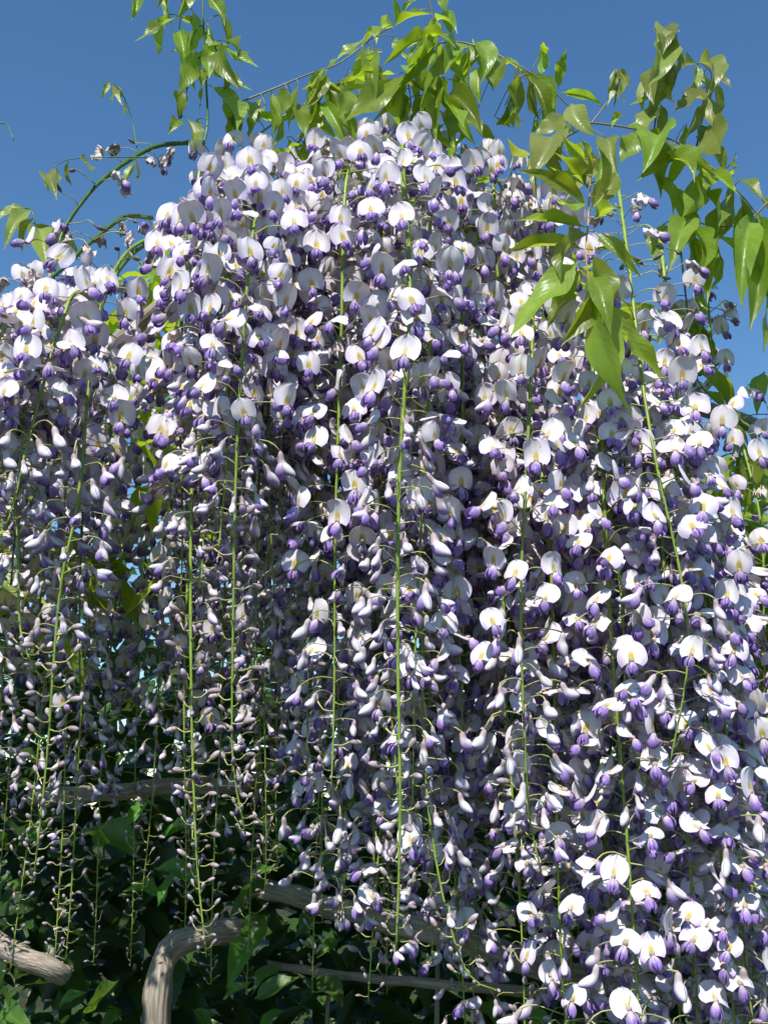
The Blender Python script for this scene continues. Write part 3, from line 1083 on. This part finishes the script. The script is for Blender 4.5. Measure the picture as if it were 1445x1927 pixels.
shoot(NAME, 'long brown arching shoot with leaves hanging like fingers at its end', 'shoot',
      [[(1085, 228), (1180, 240), (1260, 262), (1320, 300), (1380, 352), (1425, 405), (1470, 470)], [(1445, 380), (1400, 420), (1340, 425), (1290, 410)]],
      [(1240, 255, 1212, 318, .5), (1275, 285, 1205, 335, .4), (1310, 290, 1255, 350, .42), (1342, 318, 1290, 398, .36), (1330, 310, 1328, 352, .4), (1292, 232, 1280, 280, .4),
       (1372, 338, 1338, 460, .30), (1384, 358, 1362, 485, .26), (1392, 366, 1402, 440, .3), (1402, 380, 1388, 520, .24), (1416, 400, 1398, 560, .24), (1424, 400, 1448, 575, .30),
       (1432, 420, 1412, 600, .26), (1440, 440, 1436, 640, .24), (1365, 318, 1382, 288, .5), (1380, 330, 1388, 316, .5), (1395, 336, 1432, 372, .46), (1430, 370, 1458, 410, .5),
       (1352, 440, 1332, 560, .22), (1305, 440, 1322, 565, .24), (1330, 450, 1345, 520, .3), (1345, 470, 1328, 545, .24), (1200, 245, 1170, 300, .46), (1180, 240, 1230, 215, .4),
       (1250, 300, 1300, 340, .4), (1150, 240, 1170, 220, .5), (1215, 250, 1250, 300, .4), (1230, 330, 1262, 400, .38), (1270, 350, 1300, 430, .38), (1300, 390, 1262, 470, .36),
       (1320, 360, 1348, 420, .36), (1290, 410, 1262, 500, .34), (1250, 420, 1240, 490, .4)],
      1.16, M_BROWN, LEAF, seed=9, extra=12)
shoot(NAME, 'upright bronze-tipped shoot standing tallest above the brown arching shoot', 'shoot',
      [[(1228, 258), (1240, 180), (1256, 90), (1262, 60)]],
      [(1242, 60, 1246, 97, .5), (1262, 60, 1286, 124, .3), (1255, 75, 1222, 152, .32), (1246, 140, 1212, 204, .34), (1242, 130, 1232, 192, .32), (1266, 85, 1260, 152, .34),
       (1240, 180, 1190, 195, .3), (1240, 175, 1270, 200, .35), (1235, 200, 1215, 250, .4), (1255, 62, 1238, 78, .6), (1250, 100, 1262, 165, .3)],
      1.17, M_BROWN, YLEAF, seed=10, extra=2)
shoot(NAME, 'upright shoot with one pale leaf held out over the brown arching shoot', 'shoot',
      [[(1308, 284), (1326, 200), (1338, 140), (1318, 118)]],
      [(1322, 118, 1370, 162, .3), (1316, 118, 1330, 172, .34), (1310, 120, 1268, 168, .34), (1340, 150, 1334, 234, .3), (1322, 165, 1272, 208, .34), (1326, 240, 1352, 284, .7),
       (1330, 180, 1345, 240, .34), (1318, 200, 1290, 262, .34), (1315, 235, 1322, 285, .4), (1312, 122, 1290, 175, .28)],
      1.19, M_BROWN, YLEAF, seed=11, extra=2)
shoot('curled_shoot', 'small cluster of folded young leaflets on a dark twig', 'shoot',
      [[(1110, 235), (1140, 195), (1158, 165), (1160, 130)]],
      [(1158, 128, 1144, 192, .2), (1160, 128, 1155, 195, .18), (1162, 128, 1172, 190, .18), (1162, 130, 1184, 160, .26), (1156, 130, 1150, 170, .25)],
      1.17, M_BARK, YLEAF, rad=.0011, seed=12)
shoot('leaf_spray', 'big drooping spray of glossy green leaves on a pink stalk before the flowers', 'leaf spray',
      [[(1118, 300), (1110, 345), (1106, 420), (1102, 480), (1114, 565)]],
      [(1104, 388, 985, 328, .26), (1100, 428, 984, 416, .24), (1100, 470, 968, 473, .24), (1086, 495, 972, 620, .30), (1096, 505, 1035, 610, .34), (1088, 506, 1115, 570, .55),
       (1114, 470, 1196, 505, .3), (1118, 436, 1196, 512, .28), (1106, 545, 1084, 752, .26), (1116, 562, 1186, 768, .25), (1122, 556, 1238, 700, .26), (1112, 395, 1152, 330, .5),
       (1118, 372, 1122, 282, .34), (1104, 384, 1036, 372, .5), (1104, 352, 1046, 292, .36), (1102, 350, 1040, 318, .36), (1128, 350, 1136, 290, .4), (1095, 330, 1090, 268, .4),
       (1108, 440, 1060, 520, .4), (1116, 480, 1150, 590, .34), (1112, 520, 1145, 620, .34), (1104, 540, 1060, 640, .34), (1118, 410, 1165, 400, .4), (1100, 300, 1062, 258, .44)],
      .925, M_PINK, LEAF, rad=.0011, seed=13)
shoot(NAME, 'pale leaves around the top of the gap beside the leaf spray', 'shoot',
      [[(1000, 330), (1030, 290), (1060, 262), (1100, 240)]],
      [(1062, 215, 1010, 250, .5), (1075, 195, 1115, 250, .5), (1035, 260, 1000, 330, .55), (1030, 262, 1060, 330, .5), (1085, 240, 1060, 300, .4), (1010, 285, 960, 262, .4), (1140, 260, 1160, 330, .4)],
      1.1, M_BROWN, YLEAF, seed=14, extra=5)
shoot(NAME, 'leafy shoot hanging behind the podded raceme against the sky', 'shoot',
      [[(1280, 470), (1290, 560), (1305, 690), (1330, 740), (1390, 790)], [(1300, 930), (1340, 870), (1390, 850), (1450, 845)]],
      [(1305, 690, 1378, 815, .28), (1300, 590, 1345, 715, .28), (1290, 590, 1282, 700, .32), (1310, 750, 1262, 800, .4), (1300, 740, 1330, 830, .36), (1290, 640, 1250, 720, .4),
       (1340, 870, 1310, 945, .4), (1370, 855, 1350, 930, .36), (1392, 850, 1395, 950, .34), (1420, 850, 1400, 960, .34), (1440, 850, 1430, 960, .36), (1365, 850, 1400, 815, .46),
       (1430, 845, 1410, 790, .4), (1445, 780, 1425, 740, .5), (1400, 880, 1372, 960, .34), (1265, 560, 1240, 640, .4), (1380, 760, 1345, 700, .3), (1438, 700, 1425, 775, .36)],
      1.24, M_SHOOT, LEAF, seed=15, extra=10)

# ---- woody vine that carries everything
WOOD = 'wisteria_vine'


def vine(label, pts, r0, r1, n=40, seed=0, knots=.12):
    rng = random.Random(seed)
    path = spline(pts, n)
    o_ = path[0].copy()
    ge = Geo()
    ph = rng.uniform(0, 6)
    nn = 12
    fr = frames(path)

    def fn(i, j):
        a = 2 * math.pi * (i % nn) / nn
        t = j / (n - 1)
        r = (r0 + (r1 - r0) * t) * (1 + knots * math.sin(3 * a + 9 * t + ph) * .5 + knots * math.sin(t * 31 + ph) * math.sin(a + ph) + knots * .6 * math.sin(t * 57 + 2 * a))
        _, x, y = fr[j]
        return path[j] - o_ + x * (math.cos(a) * r) + y * (math.sin(a) * r), (i / nn, t * 6)
    ge.grid(fn, nn + 1, n)
    e = (n - 1) * (nn + 1)
    ge.f += [tuple(reversed(range(nn))), tuple(e + i for i in range(nn))]
    ge.m += [0, 0]
    o = link(WOOD, ge.mesh(WOOD, [M_BARK]))
    o.location = o_
    o['label'] = label
    o['category'] = 'vine stem'
    return o


vine('pale grey log-like stem crossing behind the lowest flowers', [P(380, 1640, 2.15), P(600, 1700, 1.75), P(780, 1745, 1.45), P(930, 1788, 1.38), P(1080, 1838, 1.36), P(1300, 1870, 1.4)], .017, .014, seed=1)
vine('pale woody stem lying level in the dark hollow', [P(60, 1500, 1.75), P(200, 1492, 1.72), P(330, 1480, 1.7), P(450, 1478, 1.68), P(560, 1440, 1.7)], .014, .011, seed=2)
vine('thick pale stem with a blunt end beside the gnarled trunk', [P(-120, 1730, 1.5), P(-30, 1765, 1.5), P(40, 1800, 1.5), P(95, 1822, 1.5), P(120, 1836, 1.52)], .016, .013, seed=3, knots=.05)
vine('upright gnarled trunk in the dark hollow below the bud strings', [P(300, 2600, 1.62), P(290, 2150, 1.6), P(300, 1880, 1.58), P(320, 1780, 1.6), P(390, 1760, 1.62), P(480, 1745, 1.66)], .026, .015, seed=4, knots=.2)
vine('thin dark stem beneath the grey log', [P(420, 1800, 2.2), P(640, 1835, 1.8), P(800, 1850, 1.5), P(950, 1862, 1.46), P(1100, 1880, 1.5)], .007, .006, seed=5)
vine('bare twig behind the flowers with sky around it', [P(820, 520, 1.4), P(860, 495, 1.36), P(905, 500, 1.34), P(960, 440, 1.36)], .008, .006, seed=6)

# the old arms over the trellis from which the racemes hang
vine('woody arm hidden along the crest of the flower dome', [P(1060, 500, 1.4), P(1000, 430, 1.32), P(860, 350, 1.3), P(640, 350, 1.3), P(430, 430, 1.28), P(320, 560, 1.3), P(100, 720, 1.36), P(-150, 760, 1.4)], .014, .009, seed=7)
vine('woody arm behind the flower curtain under the leaf spray', [P(880, 760, 1.3), P(1000, 720, 1.26), P(1150, 700, 1.25), P(1300, 760, 1.28), P(1480, 820, 1.3)], .012, .009, seed=8)
vine('stout trunk rising behind the shaded racemes', [Vector((.62, 1.9, -.05)), Vector((.60, 1.88, .8)), Vector((.52, 1.8, 1.6)), Vector((.34, 1.66, 2.1)), P(860, 400, 1.4)], .05, .02, seed=9, knots=.2)

# ------------------------------------------------------------------ foliage masses


def leaf_mass(name, mats, gen, count, geos, parent=None, low=True):
    V, FF, UV = [], [], []
    base = 0
    cache = []
    for ge in geos:
        cache.append((np.array(ge.v), np.array(ge.f), np.array(ge.uv)))
    for k in range(count):
        b, t, wd, nrm, rng = gen(k)
        v, f, uv = cache[k % len(cache)]
        M = np.array(leaf_matrix(b, t, wd, rng, nrm))
        V.append(v @ M[:3, :3].T + M[:3, 3])
        FF.append(f + base)
        UV.append(uv)
        base += len(v)
    ge = Geo()
    ge.v = np.concatenate(V).tolist()
    ge.f = np.concatenate(FF).tolist()
    ge.uv = np.concatenate(UV).tolist()
    ge.m = [0] * len(ge.f)
    o = link(name, ge.mesh(name, mats), parent)
    return o


LOW = [leaflet_geo(random.Random(40 + k), 3, 6) for k in range(6)]
cr = random.Random(77)


def crest(px):
    """picture height under which the added shading leaves stay hidden by the flowers"""
    ks = [(-400, 660), (0, 600), (250, 560), (330, 430), (420, 360), (600, 320), (850, 340), (1000, 420), (1150, 560), (1250, 760), (1445, 1000), (1900, 1000)]
    for (a, b), (c, d) in zip(ks, ks[1:]):
        if a <= px <= c:
            return b + (d - b) * (px - a) / (c - a)
    return 1000


def shade_canopy(k):  # leaf layer added behind the dome to keep sun off the hollow
    while True:
        px = cr.uniform(-300, 1600)
        Y = cr.uniform(1.34, 2.0)
        c = crest(px) + 25 + abs(cr.gauss(0, 60))
        if px < 620 and cr.random() < .45:
            c += cr.uniform(0, 480)
        b = P(px, c, Y)
        break
    d = Vector((cr.gauss(0, 1), cr.gauss(0, 1), -.7 + cr.gauss(0, .5))).normalized()
    return b, b + d * cr.uniform(.05, .085), .36, Vector((cr.gauss(0, .4), cr.gauss(0, .4) - .2, 1)), cr


co = leaf_mass('wisteria_shade_leaves', [M_LEAF], shade_canopy, 2500, LOW)
co['label'] = 'mostly unseen mass of green vine leaves added to shade the racemes below'
co['category'] = 'foliage'
co['kind'] = 'stuff'


# background shrub: stems, large single leaves and the inner mass
sh = thing('leafy_shrub', 'dark green large-leaved shrub in the hollow beneath the racemes', 'shrub', (-.25, 1.9, 0))
so_ = Vector((-.25, 1.9, 0))
srn = random.Random(31)
for k in range(7):
    x = -.8 + k * .22
    top = Vector((x + srn.uniform(-.1, .1), 1.9 + srn.uniform(-.2, .2), 1.55 + srn.uniform(-.2, .15)))
    ge = Geo()
    pts = spline([Vector((x * .5, 1.95, -.02)), Vector((x * .8, 1.95, .7)), top], 14)
    ge.tube([p - so_ for p in pts], [.010 - .0005 * i for i in range(14)], 8)
    link('branch', ge.mesh('branch', [M_BARK]), sh)
big = [(290, 1635, 370, 1690), (310, 1700, 240, 1680), (460, 1700, 520, 1640), (520, 1660, 440, 1720), (470, 1760, 430, 1850), (500, 1720, 450, 1800), (180, 1560, 250, 1610),
       (20, 1640, -10, 1740), (40, 1650, 5, 1700), (520, 1540, 560, 1600), (470, 1560, 530, 1520), (110, 1900, 160, 1870), (180, 1900, 220, 1850), (420, 1880, 470, 1850), (480, 1880, 560, 1840),
       (530, 1820, 480, 1870), (540, 1900, 490, 1935), (600, 1700, 560, 1760), (600, 1840, 640, 1890), (560, 1500, 600, 1440), (300, 1580, 360, 1560), (200, 1590, 150, 1570), (500, 1480, 540, 1440),
       (330, 1640, 300, 1700), (230, 1900, 190, 1940), (600, 1600, 640, 1650), (90, 1560, 40, 1590), (640, 1770, 600, 1800), (360, 1900, 400, 1940), (560, 1560, 610, 1580), (440, 1530, 400, 1580),
       (280, 1500, 240, 1550), (340, 1540, 300, 1500), (620, 1500, 660, 1540), (10, 1880, 60, 1930), (980, 1890, 1040, 1930), (880, 1900, 930, 1940), (920, 1440, 950, 1400), (1180, 1880, 1230, 1930)]
for (bx, by, tx, ty) in big:
    Y = srn.uniform(1.5, 1.78)
    b, t = P(bx, by, Y), P(tx, ty, Y - srn.uniform(0, .06))
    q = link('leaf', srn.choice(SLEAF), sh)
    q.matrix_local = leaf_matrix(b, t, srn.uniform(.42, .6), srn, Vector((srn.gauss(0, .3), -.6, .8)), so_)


def shrubgen(k):
    x = srn.uniform(-1.5, 1.5)
    z = srn.uniform(.5, 2.12 + .12 * math.sin(x * 5) + .06 * math.sin(x * 13)) 
    Y = srn.uniform(1.9, 2.5)
    b = Vector((x, Y, z))
    d = Vector((srn.gauss(0, .8), -.4 + srn.gauss(0, .6), -.2 + srn.gauss(0, .6))).normalized()
    return b - so_, b - so_ + d * srn.uniform(.06, .11), .5, Vector((srn.gauss(0, .4), -.5, .9)), srn


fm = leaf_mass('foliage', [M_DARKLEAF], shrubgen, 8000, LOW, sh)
fm['kind'] = 'stuff'

# sunlit leaves behind the right-hand edge
rt = thing('leafy_bush', 'sunlit green bush behind the end of the flower curtain', 'bush', (.62, 1.45, 0))
ro = Vector((.62, 1.45, 0))
ge = Geo()
ge.tube([p - ro for p in spline([Vector((.66, 1.5, -.02)), Vector((.64, 1.48, 1.0)), Vector((.60, 1.45, 1.9))], 14)], [.014 - .0007 * i for i in range(14)], 8)
link('branch', ge.mesh('branch', [M_BARK]), rt)
for k in range(120):
    bx, by = srn.uniform(1330, 1520), srn.uniform(1010, 1500)
    Y = srn.uniform(1.34, 1.5)
    b = P(bx, by, Y)
    an = srn.uniform(1.0, 2.6)
    t = b + Vector((math.cos(an) * .7, srn.uniform(-.4, .1), -math.sin(an))).normalized() * srn.uniform(.05, .075)
    q = link('leaf', srn.choice(LEAF), rt)
    q.matrix_local = leaf_matrix(b, t, .42, srn, None, ro)


# clipped hedge across the garden, closing the view under the racemes
hd = thing('hedge', 'green garden hedge far behind the racemes, glimpsed through gaps', 'hedge', (0, 6.0, 0))
hr = random.Random(91)
for k in range(9):
    x = -4 + k
    ge = Geo()
    ge.tube(spline([Vector((x, .45, -.02)), Vector((x + .1, .5, 1.0)), Vector((x + hr.uniform(-.2, .2), .45, 2.0))], 8), [.035 - .003 * i for i in range(8)], 8)
    link('trunk', ge.mesh('trunk', [M_BARK]), hd)


def hedgegen(k):
    x = hr.uniform(-4.6, 4.6)
    top = 2.95 + .15 * math.sin(x * 3) + .1 * math.sin(x * 7.3)
    b = Vector((x, hr.uniform(-.1, .9), top * hr.random() ** .8))
    d = Vector((hr.gauss(0, .8), -.3 + hr.gauss(0, .6), -.2 + hr.gauss(0, .6))).normalized()
    return b, b + d * hr.uniform(.09, .15), .55, Vector((hr.gauss(0, .5), -.4, .8)), hr


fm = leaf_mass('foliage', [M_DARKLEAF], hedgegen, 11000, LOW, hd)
fm['kind'] = 'stuff'
